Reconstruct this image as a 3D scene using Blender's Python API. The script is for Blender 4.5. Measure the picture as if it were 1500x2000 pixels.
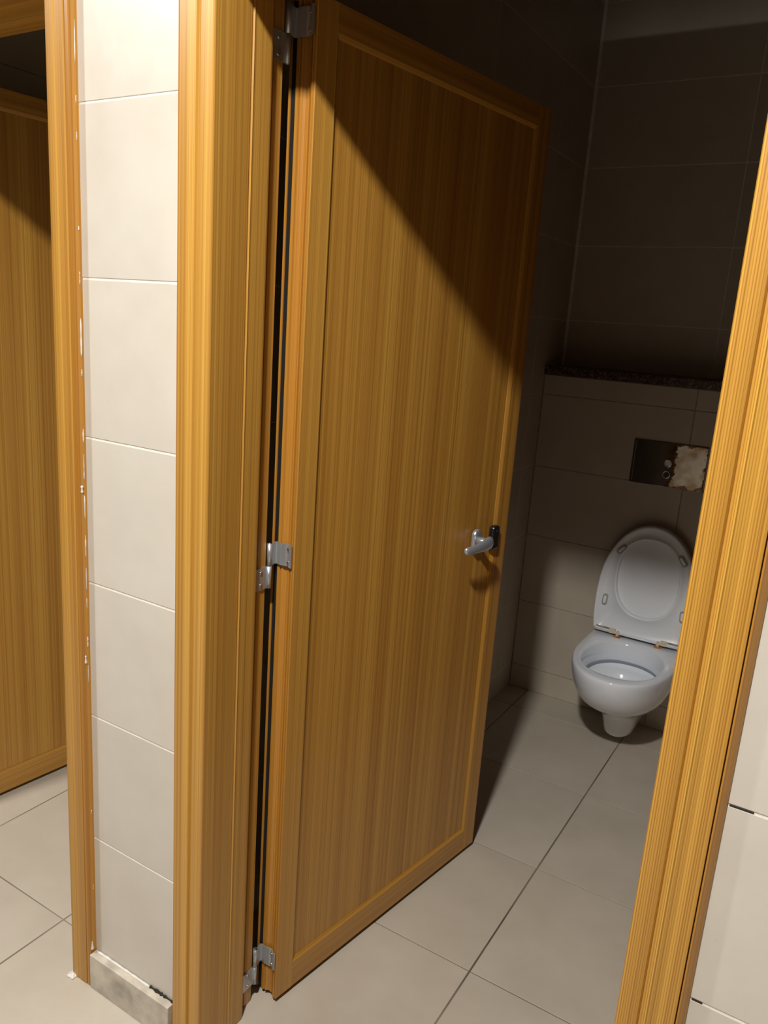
import bpy, bmesh, math, random
from mathutils import Matrix, Vector
random.seed(7)
for o in list(bpy.data.objects): bpy.data.objects.remove(o)
scene = bpy.context.scene
COL = scene.collection

# ------------------------------------------------------------------ camera
F_PX, YAW, PITCH, ROLL = 1527.93, 0.53472, -0.23725, 0.07061
CAM = Vector((0.9956, -1.0026, 1.5466))
def camera():
    f0 = Vector((-math.sin(YAW), math.cos(YAW), 0)); r0 = Vector((math.cos(YAW), math.sin(YAW), 0)); u0 = Vector((0, 0, 1))
    c, s = math.cos(PITCH), math.sin(PITCH); f = f0*c+u0*s; u1 = u0*c-f0*s
    c, s = math.cos(ROLL), math.sin(ROLL); r = r0*c+u1*s; u = u1*c-r0*s
    cd = bpy.data.cameras.new('camera'); co = bpy.data.objects.new('camera', cd); COL.objects.link(co)
    m = Matrix(((r.x, u.x, -f.x, CAM.x), (r.y, u.y, -f.y, CAM.y), (r.z, u.z, -f.z, CAM.z), (0, 0, 0, 1)))
    co.matrix_world = m
    cd.sensor_fit = 'VERTICAL'; cd.sensor_height = 32.0; cd.sensor_width = 24.0; cd.lens = F_PX/2000*32.0
    cd.clip_start = 0.02
    scene.camera = co
camera()

# ------------------------------------------------------------------ world, light, exposure
w = bpy.data.worlds.new('world'); scene.world = w; w.use_nodes = True
w.node_tree.nodes['Background'].inputs[0].default_value = (0.0, 0.0, 0.0, 1)
w.node_tree.nodes['Background'].inputs[1].default_value = 0.0
vs = scene.view_settings
vs.view_transform = 'Standard'; vs.look = 'None'; vs.gamma = 1.0; vs.use_curve_mapping = False
vs.exposure = 0.0
CEIL = 2.86
LAMP_Y = -1.13
LAMPS = [(0.63, LAMP_Y, 85.0), (-1.40, LAMP_Y, 50.0)]   # ceiling downlights of the washroom, built below
LAMP_COLOUR = (1.0, 0.955, 0.88)

# ------------------------------------------------------------------ materials
MATS = {}
def newmat(name):
    m = bpy.data.materials.new(name); m.use_nodes = True
    nt = m.node_tree; b = nt.nodes['Principled BSDF']
    return m, nt, b
def node(nt, t, **kw):
    n = nt.nodes.new(t)
    for k, v in kw.items(): setattr(n, k, v)
    return n
def ramp(nt, stops):
    r = node(nt, 'ShaderNodeValToRGB'); e = r.color_ramp.elements
    while len(e) < len(stops): e.new(0.5)
    for el, (p, c) in zip(e, stops): el.position = p; el.color = (*c, 1)
    return r
def mixc(nt, a, b, fac, mode='MIX'):
    n = node(nt, 'ShaderNodeMix', data_type='RGBA', blend_type=mode)
    for sock, v in ((n.inputs[6], a), (n.inputs[7], b)):
        if hasattr(v, 'links'): nt.links.new(v, sock)
        else: sock.default_value = (*v, 1)
    if hasattr(fac, 'links'): nt.links.new(fac, n.inputs[0])
    else: n.inputs[0].default_value = fac
    return n.outputs[2]

def wood(name, axis, tint=(1, 1, 1), seed=0.0, lines=0.0):
    """veneer-print laminate; the grain runs along `axis`"""
    m, nt, b = newmat(name)
    tc = node(nt, 'ShaderNodeTexCoord')
    def noise(cross, along, detail=3.0, rough=0.6):
        mp = node(nt, 'ShaderNodeMapping')
        s = [cross]*3; s['xyz'.index(axis)] = along
        mp.inputs['Scale'].default_value = s
        mp.inputs['Location'].default_value = (seed, seed*.7, seed*.3)
        nt.links.new(tc.outputs['Object'], mp.inputs[0])
        n = node(nt, 'ShaderNodeTexNoise'); n.inputs['Scale'].default_value = 1.0
        n.inputs['Detail'].default_value = detail; n.inputs['Roughness'].default_value = rough
        nt.links.new(mp.outputs[0], n.inputs['Vector']); return n.outputs['Fac']
    broad = noise(34, .12, 2)
    mid = noise(120, .22, 3)
    fine = noise(420, .5, 2)
    t = tint
    r1 = ramp(nt, [(0.30, (.44*t[0], .213*t[1], .037*t[2])), (0.5, (.515*t[0], .268*t[1], .048*t[2])), (0.72, (.60*t[0], .335*t[1], .064*t[2]))])
    nt.links.new(broad, r1.inputs[0])
    r2 = ramp(nt, [(0.32, (.74, .69, .62)), (0.56, (1, 1, 1)), (0.75, (1.0, 1.0, 1.0))]); nt.links.new(mid, r2.inputs[0])
    r3 = ramp(nt, [(0.34, (.70, .64, .56)), (0.56, (1, 1, 1))]); nt.links.new(fine, r3.inputs[0])
    c = mixc(nt, r1.outputs[0], r2.outputs[0], .9, 'MULTIPLY')
    c = mixc(nt, c, r3.outputs[0], .75, 'MULTIPLY')
    if lines:
        wv = node(nt, 'ShaderNodeTexWave', bands_direction='X'); wv.inputs['Scale'].default_value = 96.0; wv.inputs['Distortion'].default_value = .6; wv.inputs['Detail'].default_value = 0
        mp = node(nt, 'ShaderNodeMapping'); mp.inputs['Scale'].default_value = (1, 1, .02); nt.links.new(tc.outputs['Object'], mp.inputs[0]); nt.links.new(mp.outputs[0], wv.inputs['Vector'])
        r4 = ramp(nt, [(0.0, (.62, .50, .34)), (0.55, (1, 1, 1))]); nt.links.new(wv.outputs['Fac'], r4.inputs[0])
        c = mixc(nt, c, r4.outputs[0], lines, 'MULTIPLY')
    nt.links.new(c, b.inputs['Base Color'])
    b.inputs['Roughness'].default_value = 0.40
    b.inputs['Coat Weight'].default_value = .25; b.inputs['Coat Roughness'].default_value = .30
    b.inputs['Specular IOR Level'].default_value = 0.4
    bp = node(nt, 'ShaderNodeBump'); bp.inputs['Strength'].default_value = .12; bp.inputs['Distance'].default_value = .001
    nt.links.new(fine, bp.inputs['Height']); nt.links.new(bp.outputs[0], b.inputs['Normal'])
    MATS[name] = m; return m

def tile_mat(name, c1, c2, rough, rnd=.05):
    m, nt, b = newmat(name)
    tc = node(nt, 'ShaderNodeTexCoord'); oi = node(nt, 'ShaderNodeObjectInfo')
    add = node(nt, 'ShaderNodeVectorMath', operation='MULTIPLY_ADD')
    cx = node(nt, 'ShaderNodeCombineXYZ')
    for k in range(3): nt.links.new(oi.outputs['Random'], cx.inputs[k])
    nt.links.new(cx.outputs[0], add.inputs[0]); add.inputs[1].default_value = (17, 23, 31); nt.links.new(tc.outputs['Object'], add.inputs[2])
    n = node(nt, 'ShaderNodeTexNoise'); n.inputs['Scale'].default_value = 5.5; n.inputs['Detail'].default_value = 5; n.inputs['Roughness'].default_value = .6
    nt.links.new(add.outputs[0], n.inputs['Vector'])
    r = ramp(nt, [(0.32, c1), (0.68, c2)]); nt.links.new(n.outputs['Fac'], r.inputs[0])
    mr = node(nt, 'ShaderNodeMapRange'); mr.inputs[3].default_value = 1-rnd; mr.inputs[4].default_value = 1.0
    nt.links.new(oi.outputs['Random'], mr.inputs[0])
    hsv = node(nt, 'ShaderNodeHueSaturation'); nt.links.new(r.outputs[0], hsv.inputs['Color']); nt.links.new(mr.outputs[0], hsv.inputs['Value'])
    nt.links.new(hsv.outputs[0], b.inputs['Base Color'])
    n2 = node(nt, 'ShaderNodeTexNoise'); n2.inputs['Scale'].default_value = 22; n2.inputs['Detail'].default_value = 3
    nt.links.new(add.outputs[0], n2.inputs['Vector'])
    mr2 = node(nt, 'ShaderNodeMapRange'); mr2.inputs[3].default_value = rough-.06; mr2.inputs[4].default_value = rough+.08
    nt.links.new(n2.outputs['Fac'], mr2.inputs[0]); nt.links.new(mr2.outputs[0], b.inputs['Roughness'])
    bp = node(nt, 'ShaderNodeBump'); bp.inputs['Strength'].default_value = .05; bp.inputs['Distance'].default_value = .002
    nt.links.new(n2.outputs['Fac'], bp.inputs['Height']); nt.links.new(bp.outputs[0], b.inputs['Normal'])
    MATS[name] = m; return m

def plain(name, col, rough=.5, metal=0.0, spec=.5, nscale=None, namp=.12, coat=0.0):
    m, nt, b = newmat(name)
    b.inputs['Roughness'].default_value = rough; b.inputs['Metallic'].default_value = metal
    b.inputs['Specular IOR Level'].default_value = spec; b.inputs['Coat Weight'].default_value = coat
    if nscale:
        tc = node(nt, 'ShaderNodeTexCoord'); n = node(nt, 'ShaderNodeTexNoise'); n.inputs['Scale'].default_value = nscale; n.inputs['Detail'].default_value = 4
        nt.links.new(tc.outputs['Object'], n.inputs['Vector'])
        r = ramp(nt, [(0.3, tuple(x*(1-namp) for x in col)), (0.7, tuple(min(1, x*(1+namp)) for x in col))])
        nt.links.new(n.outputs['Fac'], r.inputs[0]); nt.links.new(r.outputs[0], b.inputs['Base Color'])
    else: b.inputs['Base Color'].default_value = (*col, 1)
    MATS[name] = m; return m

wood('wood_upright', 'z'); wood('wood_upright_b', 'z', seed=3.3); wood('wood_cross', 'x', seed=1.7)
wood('wood_edge', 'z', tint=(.98, .86, .7), seed=5.1)
wood('wood_lined', 'z', tint=(1.08, 1.1, 1.0), seed=8.1, lines=.75)
wood('wood_dark', 'z', tint=(.5, .42, .4), seed=2.2)
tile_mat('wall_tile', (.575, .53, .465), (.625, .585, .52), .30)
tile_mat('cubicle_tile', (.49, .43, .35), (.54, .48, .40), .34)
tile_mat('floor_tile', (.475, .425, .355), (.53, .48, .41), .38, .04)
plain('grout_light', (.74, .71, .64), .8, nscale=40)
plain('grout_floor', (.17, .145, .115), .9, nscale=2.2, namp=.75)
plain('grout_beige', (.30, .26, .205), .9, nscale=60, namp=.2)
plain('grout_grey', (.33, .29, .24), .9, nscale=60, namp=.3)
plain('dirt_gap', (.02, .017, .013), .95)
plain('washroom_wall', (.10, .085, .07), .6, nscale=5, namp=.06)
plain('plaster', (.16, .155, .15), .8, nscale=8, namp=.03)
plain('ceramic', (.84, .885, .96), .10, coat=.4)
plain('seat_plastic', (.82, .85, .90), .28)
plain('water', (.60, .64, .68), .04)
plain('aluminium', (.50, .52, .55), .38, metal=.75)
plain('handle_metal', (.46, .50, .56), .30, metal=.6)
plain('chrome', (.75, .75, .75), .15, metal=1)
plain('screw_metal', (.55, .55, .55), .3, metal=1)
plain('black_plastic', (.010, .009, .012), .30)
plain('rubber', (.012, .011, .012), .6)
plain('rust', (.52, .17, .03), .85, nscale=120, namp=.4)
plain('peg_plastic', (.66, .60, .45), .5)
plain('buffer_plastic', (.36, .36, .34), .6)
plain('silicone', (.70, .68, .64), .5, nscale=60, namp=.08)
plain('skirting_tile', (.47, .425, .36), .5, nscale=22, namp=.30)
plain('dark_void', (.03, .02, .015), .9)

def granite():
    m, nt, b = newmat('granite')
    tc = node(nt, 'ShaderNodeTexCoord'); v = node(nt, 'ShaderNodeTexVoronoi'); v.inputs['Scale'].default_value = 190
    nt.links.new(tc.outputs['Object'], v.inputs['Vector'])
    sx = node(nt, 'ShaderNodeSeparateColor'); nt.links.new(v.outputs['Color'], sx.inputs[0])
    r = ramp(nt, [(0.0, (.02, .014, .012)), (.45, (.055, .030, .024)), (.75, (.12, .065, .05)), (1.0, (.24, .16, .13))])
    nt.links.new(sx.outputs[0], r.inputs[0]); nt.links.new(r.outputs[0], b.inputs['Base Color']); b.inputs['Roughness'].default_value = .25
    MATS['granite'] = m
granite()
def steel_plate():
    # polished steel with the lit washroom's reflection painted as a cream patch and brown corrosion round it
    m, nt, b = newmat('steel_plate')
    tc = node(nt, 'ShaderNodeTexCoord'); n = node(nt, 'ShaderNodeTexNoise'); n.inputs['Scale'].default_value = 28; n.inputs['Detail'].default_value = 6; n.inputs['Roughness'].default_value = .65
    nt.links.new(tc.outputs['Object'], n.inputs['Vector'])
    sp = node(nt, 'ShaderNodeSeparateXYZ'); nt.links.new(tc.outputs['Object'], sp.inputs[0])
    def math_(op, a, bb):
        q = node(nt, 'ShaderNodeMath', operation=op)
        for i, v in enumerate((a, bb)):
            if hasattr(v, 'links'): nt.links.new(v, q.inputs[i])
            else: q.inputs[i].default_value = v
        return q.outputs[0]
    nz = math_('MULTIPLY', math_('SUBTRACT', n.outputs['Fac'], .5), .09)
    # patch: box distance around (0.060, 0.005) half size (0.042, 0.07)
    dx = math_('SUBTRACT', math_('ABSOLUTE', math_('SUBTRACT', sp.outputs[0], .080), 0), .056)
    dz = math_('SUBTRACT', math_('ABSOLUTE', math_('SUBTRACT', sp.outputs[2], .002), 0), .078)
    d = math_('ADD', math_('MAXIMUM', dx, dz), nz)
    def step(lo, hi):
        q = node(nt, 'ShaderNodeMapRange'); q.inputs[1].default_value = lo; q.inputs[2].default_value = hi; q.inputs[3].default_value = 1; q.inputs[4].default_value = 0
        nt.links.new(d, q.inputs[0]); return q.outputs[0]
    reflection = step(-.004, .002); stain = step(.006, .022)
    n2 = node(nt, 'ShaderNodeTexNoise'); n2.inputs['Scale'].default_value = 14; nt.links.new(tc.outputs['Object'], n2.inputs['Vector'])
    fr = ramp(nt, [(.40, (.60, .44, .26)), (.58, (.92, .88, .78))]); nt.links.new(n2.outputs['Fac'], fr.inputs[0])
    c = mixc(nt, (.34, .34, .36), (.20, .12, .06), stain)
    c = mixc(nt, c, fr.outputs[0], reflection)
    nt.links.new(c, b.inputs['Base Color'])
    mm = node(nt, 'ShaderNodeMapRange'); mm.inputs[3].default_value = 1; mm.inputs[4].default_value = .65; nt.links.new(reflection, mm.inputs[0]); nt.links.new(mm.outputs[0], b.inputs['Metallic'])
    mr = node(nt, 'ShaderNodeMapRange'); mr.inputs[3].default_value = .09; mr.inputs[4].default_value = .30; nt.links.new(reflection, mr.inputs[0]); nt.links.new(mr.outputs[0], b.inputs['Roughness'])
    MATS['steel_plate'] = m
steel_plate()
def lampmat():
    m, nt, b = newmat('lamp_diffuser')
    b.inputs['Base Color'].default_value = (.9, .9, .9, 1)
    b.inputs['Emission Color'].default_value = (*LAMP_COLOUR, 1); b.inputs['Emission Strength'].default_value = 8
    MATS['lamp_diffuser'] = m
lampmat()

# ------------------------------------------------------------------ helpers
def tag(o, label=None, cat=None, kind=None, group=None):
    if label: o['label'] = label
    if cat: o['category'] = cat
    if kind: o['kind'] = kind
    if group: o['group'] = group
    return o
def empty(name, loc=(0, 0, 0), rz=0):
    o = bpy.data.objects.new(name, None); COL.objects.link(o); o.location = loc; o.rotation_euler = (0, 0, rz); o.empty_display_size = .05
    return o
def link(name, me, mat=None, parent=None, loc=(0, 0, 0), rz=0):
    o = bpy.data.objects.new(name, me); COL.objects.link(o); o.location = loc; o.rotation_euler = (0, 0, rz)
    if parent: o.parent = parent
    if mat and not me.materials: me.materials.append(MATS[mat])
    return o
def mesh(name, verts, faces, smooth=False):
    me = bpy.data.meshes.new(name); me.from_pydata([tuple(v) for v in verts], [], faces); me.update()
    bm = bmesh.new(); bm.from_mesh(me); bmesh.ops.recalc_face_normals(bm, faces=bm.faces); bm.to_mesh(me); bm.free()
    if smooth:
        for p in me.polygons: p.use_smooth = True
    return me
def boxes(name, lst, bevel=0.0):
    bm = bmesh.new()
    for (x0, x1, y0, y1, z0, z1) in lst:
        r = bmesh.ops.create_cube(bm, size=1)
        for v in r['verts']: v.co = Vector((x0+(v.co.x+.5)*(x1-x0), y0+(v.co.y+.5)*(y1-y0), z0+(v.co.z+.5)*(z1-z0)))
    if bevel: bmesh.ops.bevel(bm, geom=bm.edges[:], offset=bevel, segments=2, affect='EDGES', profile=.5)
    me = bpy.data.meshes.new(name); bm.to_mesh(me); bm.free(); return me
def extrude_z(name, pts, z0, z1, mz0=None, mz1=None):
    """closed polygon in xy drawn up from z0 to z1; mz0/mz1: functions (x,y)->dz for mitred ends"""
    n = len(pts)
    v = [(x, y, z0+(mz0(x, y) if mz0 else 0)) for x, y in pts]+[(x, y, z1+(mz1(x, y) if mz1 else 0)) for x, y in pts]
    f = [(i, (i+1) % n, n+(i+1) % n, n+i) for i in range(n)]+[tuple(range(n-1, -1, -1)), tuple(range(n, 2*n))]
    return mesh(name, v, f)
def extrude_x(name, pts, x0, x1, m0=None, m1=None):
    n = len(pts)
    v = [(x0+(m0(y, z) if m0 else 0), y, z) for y, z in pts]+[(x1+(m1(y, z) if m1 else 0), y, z) for y, z in pts]
    f = [(i, (i+1) % n, n+(i+1) % n, n+i) for i in range(n)]+[tuple(range(n-1, -1, -1)), tuple(range(n, 2*n))]
    return mesh(name, v, f)
def tube(name, p0, p1, r0, r1=None, seg=20, cap=True):
    r1 = r0 if r1 is None else r1
    p0, p1 = Vector(p0), Vector(p1); d = (p1-p0).normalized()
    a = d.orthogonal().normalized(); b = d.cross(a)
    v = []; 
    for p, r in ((p0, r0), (p1, r1)):
        for k in range(seg):
            t = 2*math.pi*k/seg; v.append(p+(a*math.cos(t)+b*math.sin(t))*r)
    f = [(k, (k+1) % seg, seg+(k+1) % seg, seg+k) for k in range(seg)]
    if cap: f += [tuple(range(seg-1, -1, -1)), tuple(range(seg, 2*seg))]
    me = mesh(name, v, f)
    for p in me.polygons:
        if len(p.vertices) == 4: p.use_smooth = True
    return me
def loft(name, rings, cap0=True, cap1=True, smooth=True, closed=False):
    n = len(rings[0]); v = [p for r in rings for p in r]; f = []
    m = len(rings)
    for i in range(m if closed else m-1):
        j = (i+1) % m
        for k in range(n): f.append((i*n+k, i*n+(k+1) % n, j*n+(k+1) % n, j*n+k))
    if not closed:
        if cap0: f.append(tuple(range(n-1, -1, -1)))
        if cap1: f.append(tuple((m-1)*n+k for k in range(n)))
    return mesh(name, v, f, smooth)

_tilecache = {}
def tile_mesh(kind, w, h, t, mat, c=.0012):
    """tile in local xz, front towards -y at y=0, origin at its centre"""
    key = (kind, round(w, 4), round(h, 4), t, mat)
    if key in _tilecache: return _tilecache[key]
    def rect(a, b, y): return [(-a/2, y, -b/2), (a/2, y, -b/2), (a/2, y, b/2), (-a/2, y, b/2)]
    v = rect(w-2*c, h-2*c, 0)+rect(w-.5*c, h-.5*c, c*.35)+rect(w, h, c*1.2)+rect(w, h, t)
    f = [(0, 1, 2, 3)]
    for k in range(3):
        for i in range(4): f.append((k*4+i, k*4+(i+1) % 4, (k+1)*4+(i+1) % 4, (k+1)*4+i))
    f.append((15, 14, 13, 12))
    me = mesh(kind, v, f); me.materials.append(MATS[mat]); _tilecache[key] = me
    return me
def cuts(lo, hi, origin, step):
    k = math.ceil((lo-origin)/step-1e-6); out = [lo]
    while origin+k*step < hi-1e-4:
        if origin+k*step > lo+1e-4: out.append(origin+k*step)
        k += 1
    return out+[hi]
def tile_wall(parent, u0, u1, z0, z1, uo, zo, place, us=.6, zs=.3, gap=.0030, t=.009, mat='wall_tile'):
    """place: function(u,z)->(loc, rz); joints run at uo+k*us, zo+k*zs"""
    U = cuts(u0, u1, uo, us); Z = cuts(z0, z1, zo, zs)
    for a, b in zip(U, U[1:]):
        for c, d in zip(Z, Z[1:]):
            if b-a < .012 or d-c < .012: continue
            loc, rz = place((a+b)/2, (c+d)/2)
            link('tile', tile_mesh('tile', b-a-gap, d-c-gap, t, mat), None, parent, loc, rz)

GR = .0010  # grout depth behind tile face
# ------------------------------------------------------------------ dimensions measured from the photograph
XC, XR = .0542, .8531          # cubicle door opening, inner faces of the jambs
YF = -.0196                    # casing face
YREV = .1222                   # end of the jamb's front part
ZH = 2.078                     # soffit of the frame head
XL = -.1384                    # cubicle's tiled side wall
XRW = .945                     # far side wall of cubicle
YB1, YB2 = 2.1223, 2.3223      # boxing face, wall behind it
FX, FY, FD = .4196, .5433, .4665
XA = -.2888                    # tile of pier starts (side of the neighbouring casing)
LXR = -.3520                   # neighbouring opening, its far jamb
LXL = LXR-.80
YBACK = .165                   # back of the frame / front wall
ROOM = (-1.33, 3.6, -3.6)     # xmin, xmax, ymin of washroom floor

# ------------------------------------------------------------------ floor
floor = link('floor', boxes('floor', [(-3.2, ROOM[1], ROOM[2], 2.33, -.12, -.0022)]), 'grout_floor')
tag(floor, 'large square beige ceramic floor tiles with thin dark joints', 'floor', 'structure')
def floor_tiles():
    U = cuts(-3.2, ROOM[1], FX, FD); V = cuts(ROOM[2], 2.33, FY, FD)
    for a, b in zip(U, U[1:]):
        for c, d in zip(V, V[1:]):
            if a > .93 and c > .15: continue
            if b-a < .012 or d-c < .012: continue
            w_, h_ = b-a-.0042, d-c-.0030
            key = ('f', round(w_, 4), round(h_, 4))
            if key not in _tilecache:
                me = tile_mesh('floor_tile', w_, h_, .010, 'floor_tile').copy()
                me.transform(Matrix.Rotation(math.radians(-90), 4, 'X'))   # front -y -> up +z
                _tilecache[key] = me
            o = link('tile', _tilecache[key], None, floor, ((a+b)/2, (c+d)/2, 0))
floor_tiles()

# ------------------------------------------------------------------ walls
FRONT = lambda u, z: ((u, 0, z), 0)
pier = link('wall_pier', boxes('wall_pier', [(XA-.03, .03, GR, YBACK-.02, 0, CEIL)]), 'grout_light')
tag(pier, 'narrow pier of stacked cream wall tiles between two door frames', 'wall', 'structure')
tile_wall(pier, XA-.004, -.022, .088, CEIL, -1.0, .388, FRONT, us=5)

wf = link('wall_front', boxes('wall_front', [(.895, ROOM[1], GR, YBACK-.02, 0, CEIL), (.03, .895, GR, YBACK-.02, 2.10, 2.785), (-3.2, XA-.03, GR, YBACK-.02, 2.10, CEIL), (-3.2, LXL-.04, GR, YBACK-.02, 0, 2.10),
                                        (.03, .36, GR, YBACK-.02, 2.785, CEIL)]), 'grout_light')  # opening under the ceiling added to let lamp light reach the rear wall
tag(wf, 'cream tiled front wall beside the wooden door frame', 'wall', 'structure')
tile_wall(wf, .936, ROOM[1], .080, CEIL, 1.536, .380, FRONT)
tile_wall(wf, -.02, .936, 2.15, 2.785, .336, .380, FRONT)
tile_wall(wf, -3.2, LXL-.086, .088, CEIL, -1.9, .388, FRONT)
tile_wall(wf, LXL-.086, XA-.004, 2.15, CEIL, -.9, .388, FRONT)

part = link('wall_partition', boxes('wall_partition', [(XA+.02, XL-GR, YBACK-.02, YB2+.08, 0, CEIL)]), 'grout_light')
tag(part, 'tiled side wall of the cubicle behind the open door', 'wall', 'structure')
SIDE = lambda u, z: ((XL, u, z), math.pi/2)
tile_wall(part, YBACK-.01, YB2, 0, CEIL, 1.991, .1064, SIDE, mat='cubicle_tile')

wb = link('wall_back', boxes('wall_back', [(XL-.05, XRW+.05, YB2+GR, YB2+.1, 0, CEIL)]), 'grout_light')
tag(wb, 'shaded tiled rear wall of the cubicle above the stone ledge', 'wall', 'structure')
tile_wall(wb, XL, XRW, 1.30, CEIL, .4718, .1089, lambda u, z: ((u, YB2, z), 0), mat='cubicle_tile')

bx = link('wall_boxing', boxes('wall_boxing', [(XL-.02, XRW+.02, YB1+GR, YB2, 0, 1.386)]), 'grout_beige')
tag(bx, 'low tiled boxing wall that carries the toilet and flush plate', 'wall', 'structure')
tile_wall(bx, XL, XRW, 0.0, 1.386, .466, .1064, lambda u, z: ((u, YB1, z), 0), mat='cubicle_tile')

wr = link('wall_right', boxes('wall_right', [(XRW, XRW+.05, YBACK-.02, YB2+.08, 0, CEIL)]), 'wood_dark')  # unseen; brown laminate chosen for its dim, reddish bounce onto the door
tag(wr, 'brown laminate side wall of the cubicle hidden behind the door frame', 'wall', 'structure')

wl = link('wall_left', boxes('wall_left', [(ROOM[0]-.1, ROOM[0]-GR, YBACK-.02, YB2+.08, 0, CEIL)]), 'grout_grey')
tag(wl, 'dim tiled side wall seen above the neighbouring cubicle door', 'wall', 'structure')
tile_wall(wl, YBACK-.01, YB2, 0, CEIL, 1.991, .1064, lambda u, z: ((ROOM[0], u, z), math.pi/2), mat='cubicle_tile')
wn = link('wall_neighbour', boxes('wall_neighbour', [(ROOM[0], XA+.02, YB2, YB2+.08, 0, CEIL)]), 'wall_tile')
tag(wn, 'rear wall of the neighbouring cubicle', 'wall', 'structure')

# washroom around the camera (outside the picture, it closes the room)
wo = link('wall_opposite', boxes('wall_opposite', [(-3.3, ROOM[1]+.1, ROOM[2]-.1, ROOM[2], 0, CEIL)]), 'washroom_wall')
tag(wo, 'brown wall of the washroom opposite the cubicles', 'wall', 'structure')
we = link('wall_end', boxes('wall_end', [(ROOM[1], ROOM[1]+.1, ROOM[2], 2.4, 0, CEIL)]), 'washroom_wall')
tag(we, 'brown end wall of the washroom', 'wall', 'structure')
we2 = link('wall_entrance', boxes('wall_entrance', [(-3.3, -3.2, ROOM[2], 2.4, 0, CEIL)]), 'washroom_wall')
tag(we2, 'brown wall at the other end of the washroom', 'wall', 'structure')
we3 = link('wall_rear', boxes('wall_rear', [(XRW+.12, ROOM[1], YB2, YB2+.08, 0, CEIL), (-3.2, ROOM[0]-.1, YB2, YB2+.08, 0, CEIL)]), 'wall_tile')
tag(we3, 'rear wall of the further cubicles', 'wall', 'structure')
ce = link('ceiling', boxes('ceiling', [(-3.3, ROOM[1]+.1, ROOM[2]-.1, YB2+.1, CEIL, CEIL+.1)]), 'plaster')
tag(ce, 'plain grey plaster ceiling', 'ceiling', 'structure')

# ------------------------------------------------------------------ skirting under the pier
sk = link('baseboard_pier', boxes('baseboard_pier', [(XA+.001, -.036, -.0205, GR, 0, .090)], .0015), 'skirting_tile')
tag(sk, 'worn beige skirting tile at the foot of the narrow tiled pier', 'skirting', 'structure')
def jag(name, x0, x1, yc, zc, r, n, mat, parent, amp=.5, axis='x'):
    rings = []
    for i in range(n+1):
        t = i/n; rr = r*(1+amp*random.uniform(-1, 1)) if 0 < i < n else r*.2
        ring = []
        for k in range(8):
            a = 2*math.pi*k/8
            if axis == 'x': ring.append((x0+(x1-x0)*t, yc+rr*math.cos(a), zc+rr*math.sin(a)))
            else: ring.append((yc+rr*math.cos(a), zc+rr*math.sin(a), x0+(x1-x0)*t))
        rings.append(ring)
    return link(name, loft(name, rings), mat, parent)
jag('grout_bead', XA+.003, -.105, -.004, .0905, .0035, 14, 'silicone', sk, .4)
jag('open_joint', -.112, -.034, -.0025, .0905, .0030, 16, 'dirt_gap', sk, .6)

skr = link('baseboard_front', boxes('baseboard_front', [(.944, ROOM[1], -.011, GR, 0, .078)], .0015), 'skirting_tile')
tag(skr, 'beige skirting tile along the foot of the front wall', 'skirting', 'structure')
link('open_joint', boxes('open_joint', [(.943, .972, -.0003, .0012, .9792, .9808)]), 'dirt_gap', wf)
link('open_joint', boxes('open_joint', [(.943, .957, -.0003, .0012, .6792, .6808)]), 'dirt_gap', wf)

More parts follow.
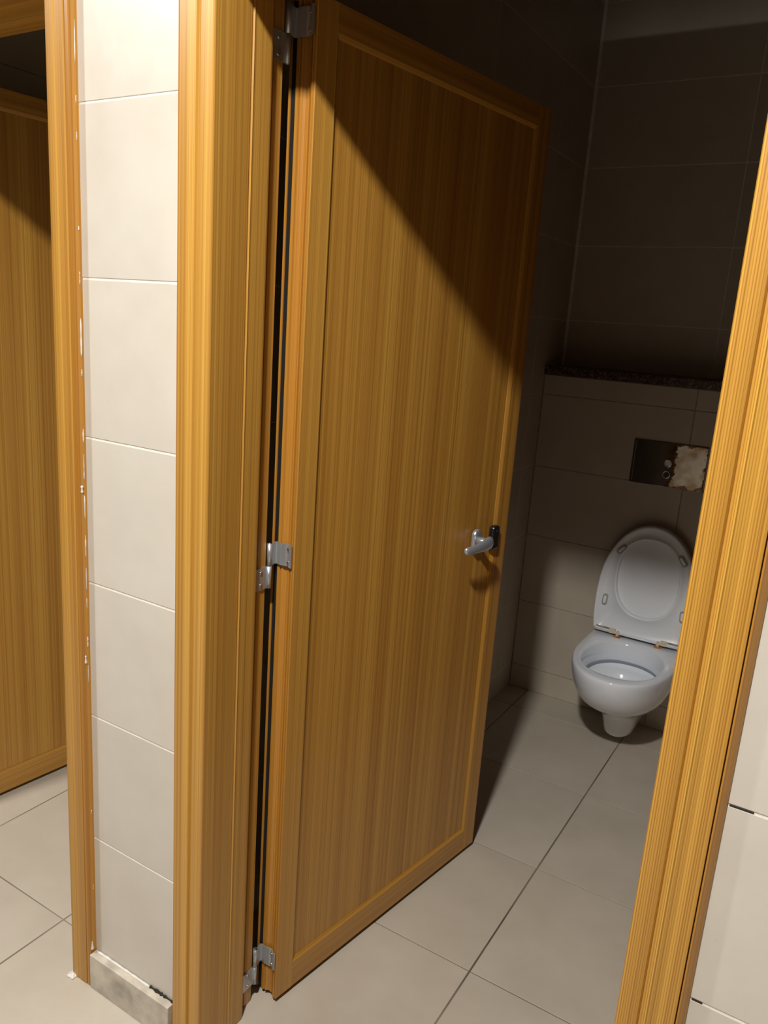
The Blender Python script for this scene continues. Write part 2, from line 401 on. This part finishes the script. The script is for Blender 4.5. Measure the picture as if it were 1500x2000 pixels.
# ------------------------------------------------------------------ door frames
def casing_profile(width, lip=True):
    """(u outward from the opening, d out of the wall)"""
    if lip:
        return [(0, .0), (0, .0165), (.0012, .0188), (.0035, .0196), (.028, .0196), (.0305, .0150), (.0360, .0150), (.0375, .0205), (.0395, .0205), (.0415, .0192), 
                (.0735, .0196), (.0755, .0188), (.0760, .0150), (.0760, -.004)]
    return [(0, .0), (0, .0165), (.0012, .0188), (.0035, .0196), (.022, .0196), (.0245, .0182), (.027, .0196), (width-.0145, .0196), (width-.0125, .0188), (width-.0118, .0150), (width-.0118, -.004)]
def frame(name, xl, xr, wl_, wr_, label, lip_l=True, lip_r=True):
    t = empty(name); tag(t, label, 'door frame', 'structure')
    wh = .088
    # casings: uprights run to the floor, mitred at the head
    def upright(x, s, wd, lip, mat):
        pr = casing_profile(wd, lip)
        pts = [(x+s*u, -d) for u, d in pr]
        c = link('casing', extrude_z('casing', pts, 0.002, ZH, None, lambda X, Y: abs(X-x)*wh/wd), mat, t)
        if lip:
            es = [(.0772, -.004), (.0772, .0160), (.0795, .0165), (.0872, .0045), (.088, .002), (.088, -.004)]
            link('edge_strip', extrude_z('edge_strip', [(x+s*u, -d) for u, d in es], .002, ZH, None, lambda X, Y: abs(X-x)*wh/wd), 'wood_edge', t)
        else:
            es = [(wd-.0100, -.004), (wd-.0100, .0172), (wd-.0085, .0190), (wd-.001, .0185), (wd, .0165), (wd, -.004)]
            link('edge_strip', extrude_z('edge_strip', [(x+s*u, -d) for u, d in es], .002, ZH, None, lambda X, Y: abs(X-x)*wh/wd), 'wood_edge', t)
        return c
    upright(xl, -1, wl_, lip_l, 'wood_upright'); upright(xr, 1, wr_, lip_r, 'wood_lined' if lip_r else 'wood_upright_b')
    pr = casing_profile(wh, True)[:-1]+[(.088, .012), (.088, -.004)]
    link('head_casing', extrude_x('head_casing', [(-d, ZH+u) for u, d in pr], xl, xr, lambda y, z: -(z-ZH)*wl_/wh, lambda y, z: (z-ZH)*wr_/wh), 'wood_cross', t)
    # jambs: reveal with a small step, rounded end, rebate behind
    def jamb(x, s):
        P = [(0, .0), (0, .0655), (-.0015, .0668), (-.0015, .0690), (.0016, .0705), (.0005, .0740), (.0, .078), (.0, YREV-.008), (-.0012, YREV-.003), (-.0045, YREV), (-.0165, YREV),
             (-.0165, YREV+.012), (-.0190, YREV+.013), (-.0190, YREV+.018), (-.0165, YREV+.019), (-.0165, YBACK), (-.030, YBACK), (-.030, .0)]
        pts = [(x+s*u, y) for u, y in P]
        link('jamb', extrude_z('jamb', pts, .002, ZH+.028), 'wood_upright' if s > 0 else 'wood_upright_b', t)
    jamb(xl, 1); jamb(xr, -1)
    P = [(.0, 0), (.0655, 0), (.0668, .0015), (.0690, .0015), (.0705, -.0016), (.0740, -.0005), (.078, 0), (YREV-.008, 0), (YREV-.003, .0012), (YREV, .0045), (YREV, .0165), (YBACK, .0165), (YBACK, .030), (.0, .030)]
    link('head_jamb', extrude_x('head_jamb', [(y, ZH+dz) for y, dz in P], xl+.0004, xr-.0004), 'wood_cross', t)
    # rubber seal lying in the rebate
    link('seal', boxes('seal', [(xl-.0160, xl-.0120, YREV+.0005, YREV+.0055, .004, ZH+.012)]), 'rubber', t)
    return t
fr1 = frame('trim_1', XC, XR, .088, .088, 'golden wood-grain door frame around the cubicle with the toilet')
fr2 = frame('trim_2', LXL, LXR, .088, XA-LXR, 'golden wood-grain door frame left of the narrow tiled pier', True, False)
# sealant along the neighbouring casing and dabs at the feet
def sealant():
    spans = [(2.02, 1.95, .0016), (1.90, 1.885, .0012), (1.84, 1.825, .001), (1.68, 1.672, .0014), (1.60, 1.575, .0012), (1.515, 1.44, .0022), (1.42, 1.405, .0014), (1.305, 1.275, .0016), (1.255, 1.20, .0016), (1.193, 1.175, .004), (1.172, 1.12, .0014),
             (1.09, 1.04, .0015), (1.02, .97, .0014), (.955, .93, .0010), (.87, .845, .0016), (.83, .81, .003), (.805, .765, .0014), (.46, .45, .002), (.27, .255, .0012), (.12, .096, .004)]
    for a, b, r in spans:
        jag('sealant', b, a, XA+.0003, -.012 if r > .0025 else -.006, r*.62, 7, 'silicone', fr2, .6, 'z')
sealant()
def dab(parent, loc, r, seed):
    rnd = random.Random(seed); bm = bmesh.new(); bmesh.ops.create_icosphere(bm, subdivisions=4, radius=1)
    for v in bm.verts:
        k = 1+.22*math.sin(v.co.x*5+seed)*math.cos(v.co.y*4); v.co = Vector((v.co.x*r[0]*k, v.co.y*r[1]*k, max(0, v.co.z*r[2]*k)))
    me = bpy.data.meshes.new('sealant_dab'); bm.to_mesh(me); bm.free()
    for p in me.polygons: p.use_smooth = True
    link('sealant_dab', me, 'silicone', parent, loc)
dab(fr2, (LXR+.004, YF-.003, .001), (.012, .010, .006), 1)
dab(fr1, (XC+.006, YF+.10, .001), (.012, .016, .007), 2)

# ------------------------------------------------------------------ doors
DTH, DW, DZ0, DZ1 = 1.4125, .806, .015, 2.0795
TH = .046
def make_door(name, loc, ang, label):
    """local x along the leaf from the hinge edge, local y into the leaf (outer face at y=0, facing -y), z up"""
    t = empty(name, loc, ang); tag(t, label, 'door', 'structure')
    H0, H1 = DZ0, DZ1
    sw, bw, tw = .050, .066, .046
    # hinge stile: extruded section with a hollowed, ribbed edge
    face = [(sw, 0), (.0014, 0), (.0002, .0010), (.0002, .0030), (.0125, .0030), (.0125, .0490), (sw, .0490)]
    link('hinge_stile', extrude_z('hinge_stile', face, H0, H1), 'wood_upright', t)
    edge = [(.0122, .0034), (.0022, .0034), (.0022, .0048), (.0, .0052), (.0, .0088), (.0026, .0092), (.0026, .0110), (.0008, .0114), (.0040, .0160), (.0070, .0195), (.0080, .0215), (.0060, .0222), (.0060, .0240), (.0078, .0246),
            (.0066, .0285), (.0040, .0330), (.0010, .0350), (.0010, .0380), (.0034, .0386), (.0034, .0408), (-.0006, .0414), (-.0006, .0480), (.0020, .0486), (.0080, .0490), (.0080, .0600), (-.0016, .0606), (-.0016, .0650), (.020, .0655), (.020, .0494), (.0122, .0494)]
    link('stile_edge', extrude_z('stile_edge', edge, H0, H1), 'wood_edge', t)
    link('edge_seal', boxes('edge_seal', [(.0005, .0078, .0496, .0598, H0+.004, H1-.004)]), 'rubber', t)
    link('lock_stile', boxes('lock_stile', [(DW-.055, DW, 0, .050, H0, H1)], .0012), 'wood_upright_b', t)
    link('bottom_rail', boxes('bottom_rail', [(sw, DW-.055, .0004, .0496, H0, H0+bw)]), 'wood_cross', t)
    link('top_rail', boxes('top_rail', [(sw, DW-.055, .0004, .0496, H1-tw, H1)]), 'wood_cross', t)
    link('panel', boxes('panel', [(sw-.004, DW-.051, .0065, .0430, H0+bw-.004, H1-tw+.004)]), 'wood_upright', t)
    # glazing beads, quarter section, mitred
    x0, x1, z0, z1 = sw, DW-.055, H0+bw, H1-tw
    b = .0085
    def bead_v(x, s):
        pts = [(x, .0004), (x+s*.0015, .0004), (x+s*b, .0052), (x+s*b, .0066), (x, .0066)]
        link('bead', extrude_z('bead', pts, z0, z1, lambda X, Y: abs(X-x), lambda X, Y: -abs(X-x)), 'wood_upright', t)
    def bead_h(z, s):
        pts = [(.0004, z), (.0004, z+s*.0015), (.0052, z+s*b), (.0066, z+s*b), (.0066, z)]
        link('bead', extrude_x('bead', pts, x0, x1, lambda Y, Z: abs(Z-z), lambda Y, Z: -abs(Z-z)), 'wood_cross', t)
    bead_v(x0, 1); bead_v(x1, -1); bead_h(z0, 1); bead_h(z1, -1)
    return t
d1 = make_door('door_1', (.0903, .1894, 0), DTH, 'wood-grain cubicle door standing open in front of the toilet, silver lever handle')
d2 = make_door('door_2', (LXL+.037, .1894, 0), 1.48, 'wood-grain door of the neighbouring cubicle, standing open beyond the tiled pier')

def rounded_plate(name, w, h, t, r, seg=8):
    """plate in xz, back at y=0, front at y=-t, rounded corners and softened front"""
    def outline(ins, y):
        out = []
        for cx, cz, a0 in ((w/2-r, h/2-r, 0), (-w/2+r, h/2-r, 90), (-w/2+r, -h/2+r, 180), (w/2-r, -h/2+r, 270)):
            for k in range(seg+1):
                a = math.radians(a0+90*k/seg); rr = max(r-ins, .0002); out.append((cx+rr*math.cos(a), y, cz+rr*math.sin(a)))
        return out
    e = min(t*.45, r*.6)
    rings = [outline(0, 0), outline(0, -t+e), outline(e*.3, -t+e*.3), outline(e, -t)]
    return loft(name, rings, smooth=False)
def handle(door):
    # rosette + neck + lever pointing to the hinges
    h = link('handle', rounded_plate('handle', .034, .060, .010, .0165), 'handle_metal', door, (.651, 0, 1.008))
    link('neck', tube('neck', (-.004, -.006, .001), (-.004, -.042, .002), .0120, .0110, 24), 'handle_metal', h)
    rings = []
    for (x, hw, hd, y, z) in [(.0125, .002, .002, -.044, .009), (.0118, .0085, .005, -.044, .009), (.0095, .0138, .0075, -.044, .009), (.004, .0168, .0092, -.044, .009), (-.004, .0178, .0100, -.0445, .009), (-.014, .0172, .0098, -.0455, .0085), (-.030, .0155, .0086, -.047, .007), (-.052, .0130, .0074, -.048, .0055),
                             (-.076, .0112, .0066, -.047, .0045), (-.092, .0106, .0064, -.045, .004), (-.100, .0098, .0062, -.0435, .004), (-.1045, .0075, .0050, -.0425, .004), (-.1065, .002, .002, -.042, .004)]:
        rings.append([(x, y+hd*math.cos(2*math.pi*k/20), z-.007+hw*math.sin(2*math.pi*k/20)) for k in range(20)])
    link('lever', loft('lever', rings), 'handle_metal', h)
    # black lock cover next to the stile
    c = link('lock_cover', rounded_plate('lock_cover', .032, .066, .014, .0085), 'black_plastic', door, (.733, 0, 1.003))
    link('screw', tube('screw', (0, -.0125, .020), (0, -.0142, .020), .0035, .003, 14), 'screw_metal', c)
handle(d1); handle(d2)

def hinge(door, zc, loc, ang):
    """surface hinge; door leaf above, frame leaf below; pin axis given in world, turned into door space"""
    inv = Matrix.Rotation(-ang, 4, 'Z') @ Matrix.Translation(-Vector(loc))
    pin_w = Vector((loc[0]-.0485, loc[1]-.0180, 0)); pin = inv @ pin_w
    zu0, zu1, zl0, zl1 = zc+.0005, zc+.0465, zc-.0465, zc-.0005
    h = link('hinge', tube('hinge', (pin.x, pin.y, zu0), (pin.x, pin.y, zu1), .0052, seg=18), 'aluminium', door)
    link('knuckle', tube('knuckle', (pin.x, pin.y, zl0), (pin.x, pin.y, zl1), .0052, seg=18), 'aluminium', h)
    link('pin', tube('pin', (pin.x, pin.y, zl0-.001), (pin.x, pin.y, zu1+.001), .0022, seg=12), 'screw_metal', h)
    # door leaf: bent strip from the pin over the ribbed edge to near the face
    path = [(pin.x, pin.y-.003), (-.0065, .0490), (-.0040, .0455), (-.0046, .0360), (-.0010, .0245), (.0012, .0195), (-.0012, .0125), (-.0042, .0100), (-.0042, .0035)]
    th = .0026; up = []; 
    pv = [Vector((a, b)) for a, b in path]; L = []; R_ = []
    for i, p_ in enumerate(pv):
        d = (pv[min(i+1, len(pv)-1)]-pv[max(i-1, 0)]).normalized(); n = Vector((-d.y, d.x)); L.append(p_+n*th/2); R_.append(p_-n*th/2)
    poly = [(v.x, v.y) for v in L]+[(v.x, v.y) for v in reversed(R_)]
    link('door_leaf', extrude_z('door_leaf', poly, zu0, zu1), 'aluminium', h)
    for dz in (.009, .037):
        link('screw', tube('screw', (.0010, .0158, zu0+dz), (-.0042, .0140, zu0+dz), .0042, .0032, 14), 'screw_metal', h)
    # frame leaf: lies on the rebate face of the jamb (world x const), slightly slanted ends
    xj = (loc[0]-.0361)-.0165
    pts_w = [(xj+.0004, YREV+.003), (xj+.0030, YREV+.003), (xj+.0034, pin_w.y-.006), (pin_w.x+.001, pin_w.y-.002), (pin_w.x-.003, pin_w.y-.001), (xj+.0006, pin_w.y-.006)]
    pl = [inv @ Vector((a, b, 0)) for a, b in pts_w]
    link('frame_leaf', extrude_z('frame_leaf', [(v.x, v.y) for v in pl], zl0, zl1), 'aluminium', h)
    for dz in (.010, .036):
        a = inv @ Vector((xj+.0020, YREV+.026, zl0+dz)); b_ = inv @ Vector((xj+.0052, YREV+.026, zl0+dz))
        link('screw', tube('screw', a, b_, .0046, .0036, 14), 'screw_metal', h)
for zc in (2.0155, 1.0575, .0935):
    hinge(d1, zc, (.0903, .1894, 0), DTH)

# ------------------------------------------------------------------ stone ledge, flush plate
sh = link('stone_ledge', boxes('stone_ledge', [(XL+.001, XRW-.001, YB1-.008, YB2-.001, 1.3875, 1.4215)], .002), 'granite')
tag(sh, 'dark speckled granite ledge on top of the tiled boxing wall', 'ledge')
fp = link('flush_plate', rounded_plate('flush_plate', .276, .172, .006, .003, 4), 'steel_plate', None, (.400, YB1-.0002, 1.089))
tag(fp, 'polished steel flush plate with two push buttons, stained, above the toilet', 'flush plate')
for dz in (.006, -.038):
    rg = [[(r*math.cos(2*math.pi*k/28), y, dz+r*math.sin(2*math.pi*k/28)) for k in range(28)] for r, y in ((.0155, -.0055), (.0150, -.0085), (.0125, -.0095), (.0112, -.0085), (.0110, -.0060))]
    b_ = link('button', loft('button', rg, cap0=False, cap1=False), 'chrome', fp)
    link('button_face', tube('button_face', (0, -.0058, dz), (0, -.0068, dz), .0112, .0105, 24), 'black_plastic' if dz < 0 else 'screw_metal', b_)
link('button_dot', tube('button_dot', (0, -.0066, .004), (0, -.0078, .004), .0045, .0038, 16), 'seat_plastic', fp)
link('side_fold', boxes('side_fold', [(-.1295, -.1280, -.0072, -.0055, -.080, .080)]), 'chrome', fp)

# ------------------------------------------------------------------ toilet
TX = .404
RZ = .386
def dshape(hw, yf, yb, n=64, p=2.15, wall=.0, taper=1.0):
    """plan outline: rounded front at yf, straight sides, squarer back at yb"""
    ym = yf+min((yb-yf)*.62, hw*1.62)
    out = []
    nh = n//2
    for k in range(nh):                        # front half, from right side round the front to the left side
        a = math.pi*k/(nh-1)
        c, s = math.cos(a), math.sin(a)
        out.append((TX+hw*math.copysign(abs(c)**(2/p), c), ym-(ym-yf)*abs(s)**(2/p)))
    for k in range(nh):                        # back half
        a = math.pi+math.pi*(k+.5)/nh
        c, s = math.cos(a), math.sin(a); q = 6.0
        out.append((TX+hw*taper*math.copysign(abs(c)**(2/q), c) if False else TX+hw*math.copysign(abs(c)**(2/q), c)*(1-(1-taper)*abs(s)), ym+(yb-ym)*abs(s)**(2/q)))
    return out
def oval(hw, yf, yb, n=64, p=2.3):
    ym = (yf+yb)/2; out = []
    nh = n//2
    for k in range(nh):
        a = math.pi*k/(nh-1); c, s = math.cos(a), math.sin(a)
        out.append((TX+hw*math.copysign(abs(c)**(2/p), c), ym-(ym-yf)*abs(s)**(2/p)))
    for k in range(nh):
        a = math.pi+math.pi*(k+.5)/nh; c, s = math.cos(a), math.sin(a)
        out.append((TX+hw*math.copysign(abs(c)**(2/p), c), ym+(yb-ym)*abs(s)**(2/p)))
    return out
def toilet():
    t = empty('toilet', (TX, YB1, .045)); tag(t, 'white wall-hung toilet with seat and lid raised', 'toilet')
    mk = lambda nm, me, mat, par=t: link(nm, me, mat, par, (-TX, -YB1, -.045)) if par is t else link(nm, me, mat, par)
    W = YB1-.0005
    ex = [  # outer shell from the foot up: z, half width, front y, taper at wall
        (.048, .030, 1.875, 1.1), (.050, .046, 1.858, 1.1), (.058, .055, 1.848, 1.1), (.080, .060, 1.842, 1.1), (.120, .069, 1.828, 1.1), (.150, .081, 1.810, 1.1),
        (.166, .093, 1.788, 1.05), (.184, .110, 1.752, 1.0), (.206, .133, 1.706, 1.0), (.232, .153, 1.662, 1.0), (.262, .168, 1.628, 1.0), (.296, .178, 1.603, 1.0), (.330, .184, 1.588, .98),
        (.358, .186, 1.581, .97), (.374, .186, 1.580, .97), (.382, .184, 1.582, .97), (RZ, .179, 1.587, .97)]
    rings = [[(x, y, z) for x, y in dshape(hw, yf, W, taper=tp)] for z, hw, yf, tp in ex]
    inn = [(RZ, .147, 1.632, 1.995), (RZ-.003, .1425, 1.637, 1.990), (RZ-.010, .140, 1.640, 1.987), (RZ-.050, .137, 1.643, 1.984), (RZ-.070, .1345, 1.6465, 1.981), (RZ-.073, .136, 1.645, 1.983),
           (RZ-.062, .153, 1.628, 2.014), (RZ-.100, .152, 1.630, 2.014), (RZ-.107, .127, 1.657, 1.966), (RZ-.122, .119, 1.667, 1.957), (RZ-.150, .105, 1.690, 1.940), (RZ-.185, .075, 1.735, 1.905), (RZ-.215, .05, 1.77, 1.87), (RZ-.23, .03, 1.80, 1.85)]
    rings += [[(x, y, z) for x, y in oval(hw, yf, yb)] for z, hw, yf, yb in inn]
    mk('bowl', loft('bowl', rings), 'ceramic')
    mk('water', loft('water', [[(x, y, RZ-.176) for x, y in oval(.082, 1.726, 1.912)]], cap1=False), 'water') if False else None
    wv = [(x, y, RZ-.180) for x, y in oval(.079, 1.73, 1.909)]
    mk('water', mesh('water', wv, [tuple(range(len(wv)))]), 'water')
    # ---- seat and lid, both raised; local frame (x, h) leaning back
    lean = math.radians(3.2); YH, ZHN = 2.052, .396
    hwt = [(0, .176), (.006, .182), (.04, .1865), (.10, .190), (.16, .190), (.22, .1855), (.27, .177), (.31, .165), (.345, .150), (.375, .133), (.400, .114), (.42, .094), (.437, .071), (.449, .046), (.4555, .022), (.457, 0)]
    def P(x, h, d):   # d: towards the room
        return (TX+x, YH+h*math.sin(lean)-d*math.cos(lean), ZHN+h*math.cos(lean)+d*math.sin(lean))
    outl = [(w_, h_) for h_, w_ in hwt]+[(-w_, h_) for h_, w_ in reversed(hwt[:-1])]
    # resample the outline evenly by angle about the oval's centre
    HC = .243
    def radial(poly, n=96):
        out = []
        for k in range(n):
            a = 2*math.pi*k/n; d = Vector((math.cos(a), math.sin(a))); best = 0
            for i in range(len(poly)):
                p0 = Vector(poly[i])-Vector((0, HC)); p1 = Vector(poly[(i+1) % len(poly)])-Vector((0, HC)); e = p1-p0
                den = d.x*e.y-d.y*e.x
                if abs(den) < 1e-12: continue
                tt = (p0.x*e.y-p0.y*e.x)/den; s = (p0.x*d.y-p0.y*d.x)/den
                if tt > 0 and -1e-6 <= s <= 1+1e-6: best = max(best, tt)
            out.append(best)
        return out
    ro = radial(outl)
    N = len(ro)
    def ring(fun, d): return [P(fun(k)*math.cos(2*math.pi*k/N), HC+fun(k)*math.sin(2*math.pi*k/N), d) for k in range(N)]
    def ov(k, g=0.0):
        a = 2*math.pi*k/N; c, s = abs(math.cos(a)), abs(math.sin(a)); A, B, q = .117+g, .156+g, 2.35
        return ((c/A)**q+(s/B)**q)**(-1/q)
    seat_r = [ring(lambda k: ro[k], -.003), ring(lambda k: ro[k], .012), ring(lambda k: ro[k]-.0015, .0155), ring(lambda k: ro[k]-.005, .0180), ring(lambda k: ro[k]-.011, .0180),
              ring(lambda k: ro[k]-.0125, .0160), ring(lambda k: ov(k, .010), .0165), ring(lambda k: ov(k, .0085), .0185), ring(lambda k: ov(k, .003), .0185), ring(lambda k: ov(k, .0005), .0165), ring(lambda k: ov(k), .008), ring(lambda k: ov(k, .001), -.003)]
    seat = mk('seat', loft('seat', seat_r, closed=True), 'seat_plastic')
    lid_r = [ring(lambda k: ro[k]*.3, -.0035), ring(lambda k: ro[k]*.97, -.0035), ring(lambda k: ro[k]+.001, -.0045), ring(lambda k: ro[k]+.0015, -.008), ring(lambda k: ro[k]-.004, -.014), ring(lambda k: ro[k]*.7, -.018)]
    mk('lid', loft('lid', lid_r), 'seat_plastic')
    # four rubber pads on the underside of the seat
    for (x, h, rot) in ((-.115, .345, 38), (.118, .345, -38), (-.150, .130, 4), (.150, .130, -4)):
        def pad(w_, l_, d0, d1, nm, mat, par):
            c, s = math.cos(math.radians(-rot)), math.sin(math.radians(-rot)); rings = []
            for d, g in ((d0, 0), (d1-.0008, 0), (d1, .001)):
                r_ = []
                for k in range(20):
                    a = 2*math.pi*k/20; px = (w_/2-g)*math.copysign(abs(math.cos(a))**.6, math.cos(a)); pz = (l_/2-g)*math.copysign(abs(math.sin(a))**.5, math.sin(a))
                    r_.append(P(x+px*c-pz*s, h+px*s+pz*c, d))
                rings.append(r_)
            return link(nm, loft(nm, rings, smooth=False), mat, par)
        b_ = pad(.021, .046, .0160, .0205, 'pad', 'buffer_plastic', seat); pad(.011, .032, .0203, .0240, 'pad_insert', 'seat_plastic', b_)
    # hinge bar with two pegs, rusty washers and slotted end blocks
    link('hinge_bar', tube('hinge_bar', P(-.172, .004, .022), P(.172, .004, .022), .0042, seg=14), 'seat_plastic', seat)
    for s in (-1, 1):
        px = TX+s*.079
        w0 = mk('rust_washer', tube('rust_washer', (px, YH-.020, RZ-.0005), (px, YH-.020, RZ+.0045), .0150, .0125, 20), 'rust')
        mk('peg', boxes('peg', [(px-.0055, px+.0055, YH-.0275, YH-.0145, RZ+.004, RZ+.024)], .0015), 'peg_plastic')
        a, b2 = sorted((s*.088, s*.112))
        cs = [P(a, 0, .0160), P(b2, 0, .0160), P(b2, .019, .0160), P(a, .019, .0160), P(a, 0, .0265), P(b2, 0, .0265), P(b2, .019, .0265), P(a, .019, .0265)]
        link('hinge_block', mesh('hinge_block', cs, [(0, 1, 2, 3), (4, 5, 6, 7), (0, 1, 5, 4), (1, 2, 6, 5), (2, 3, 7, 6), (3, 0, 4, 7)]), 'peg_plastic', seat)
        a, b2 = sorted((s*.113, s*.170))
        cs = [P(a, .010, .0155), P(b2, .010, .0155), P(b2, .018, .0155), P(a, .018, .0155), P(a, .010, .0172), P(b2, .010, .0172), P(b2, .018, .0172), P(a, .018, .0172)]
        link('hinge_slot', mesh('hinge_slot', cs, [(0, 1, 2, 3), (4, 5, 6, 7), (0, 1, 5, 4), (1, 2, 6, 5), (2, 3, 7, 6), (3, 0, 4, 7)]), 'grout_grey', seat)
toilet()

# ------------------------------------------------------------------ ceiling downlights (above the frame) that light the place
def downlight(x, y, watts, label):
    t = empty('downlight', (x, y, CEIL)); tag(t, label, 'lamp', group='ceiling downlights of the washroom')
    R0, R1 = .095, .115
    rings = [[(r*math.cos(2*math.pi*k/32), r*math.sin(2*math.pi*k/32), z) for k in range(32)] for r, z in ((R1, -.0003), (R1-.004, -.006), (R0+.002, -.006), (R0, -.001))]
    link('trim_ring', loft('trim_ring', rings, closed=True), 'chrome', t)
    link('diffuser', tube('diffuser', (0, 0, -.0004), (0, 0, -.0015), R0, R0, 32), 'lamp_diffuser', t)
    ld = bpy.data.lights.new('downlight_lamp', 'AREA'); ld.shape = 'DISK'; ld.size = .17; ld.energy = watts; ld.color = LAMP_COLOUR
    lo = bpy.data.objects.new('downlight_lamp', ld); COL.objects.link(lo); lo.parent = t; lo.location = (0, 0, -.012)
for (x, y, e), lb in zip(LAMPS, ('round ceiling downlight in front of the toilet cubicle', 'round ceiling downlight in front of the neighbouring cubicle')):
    downlight(x, y, e, lb)
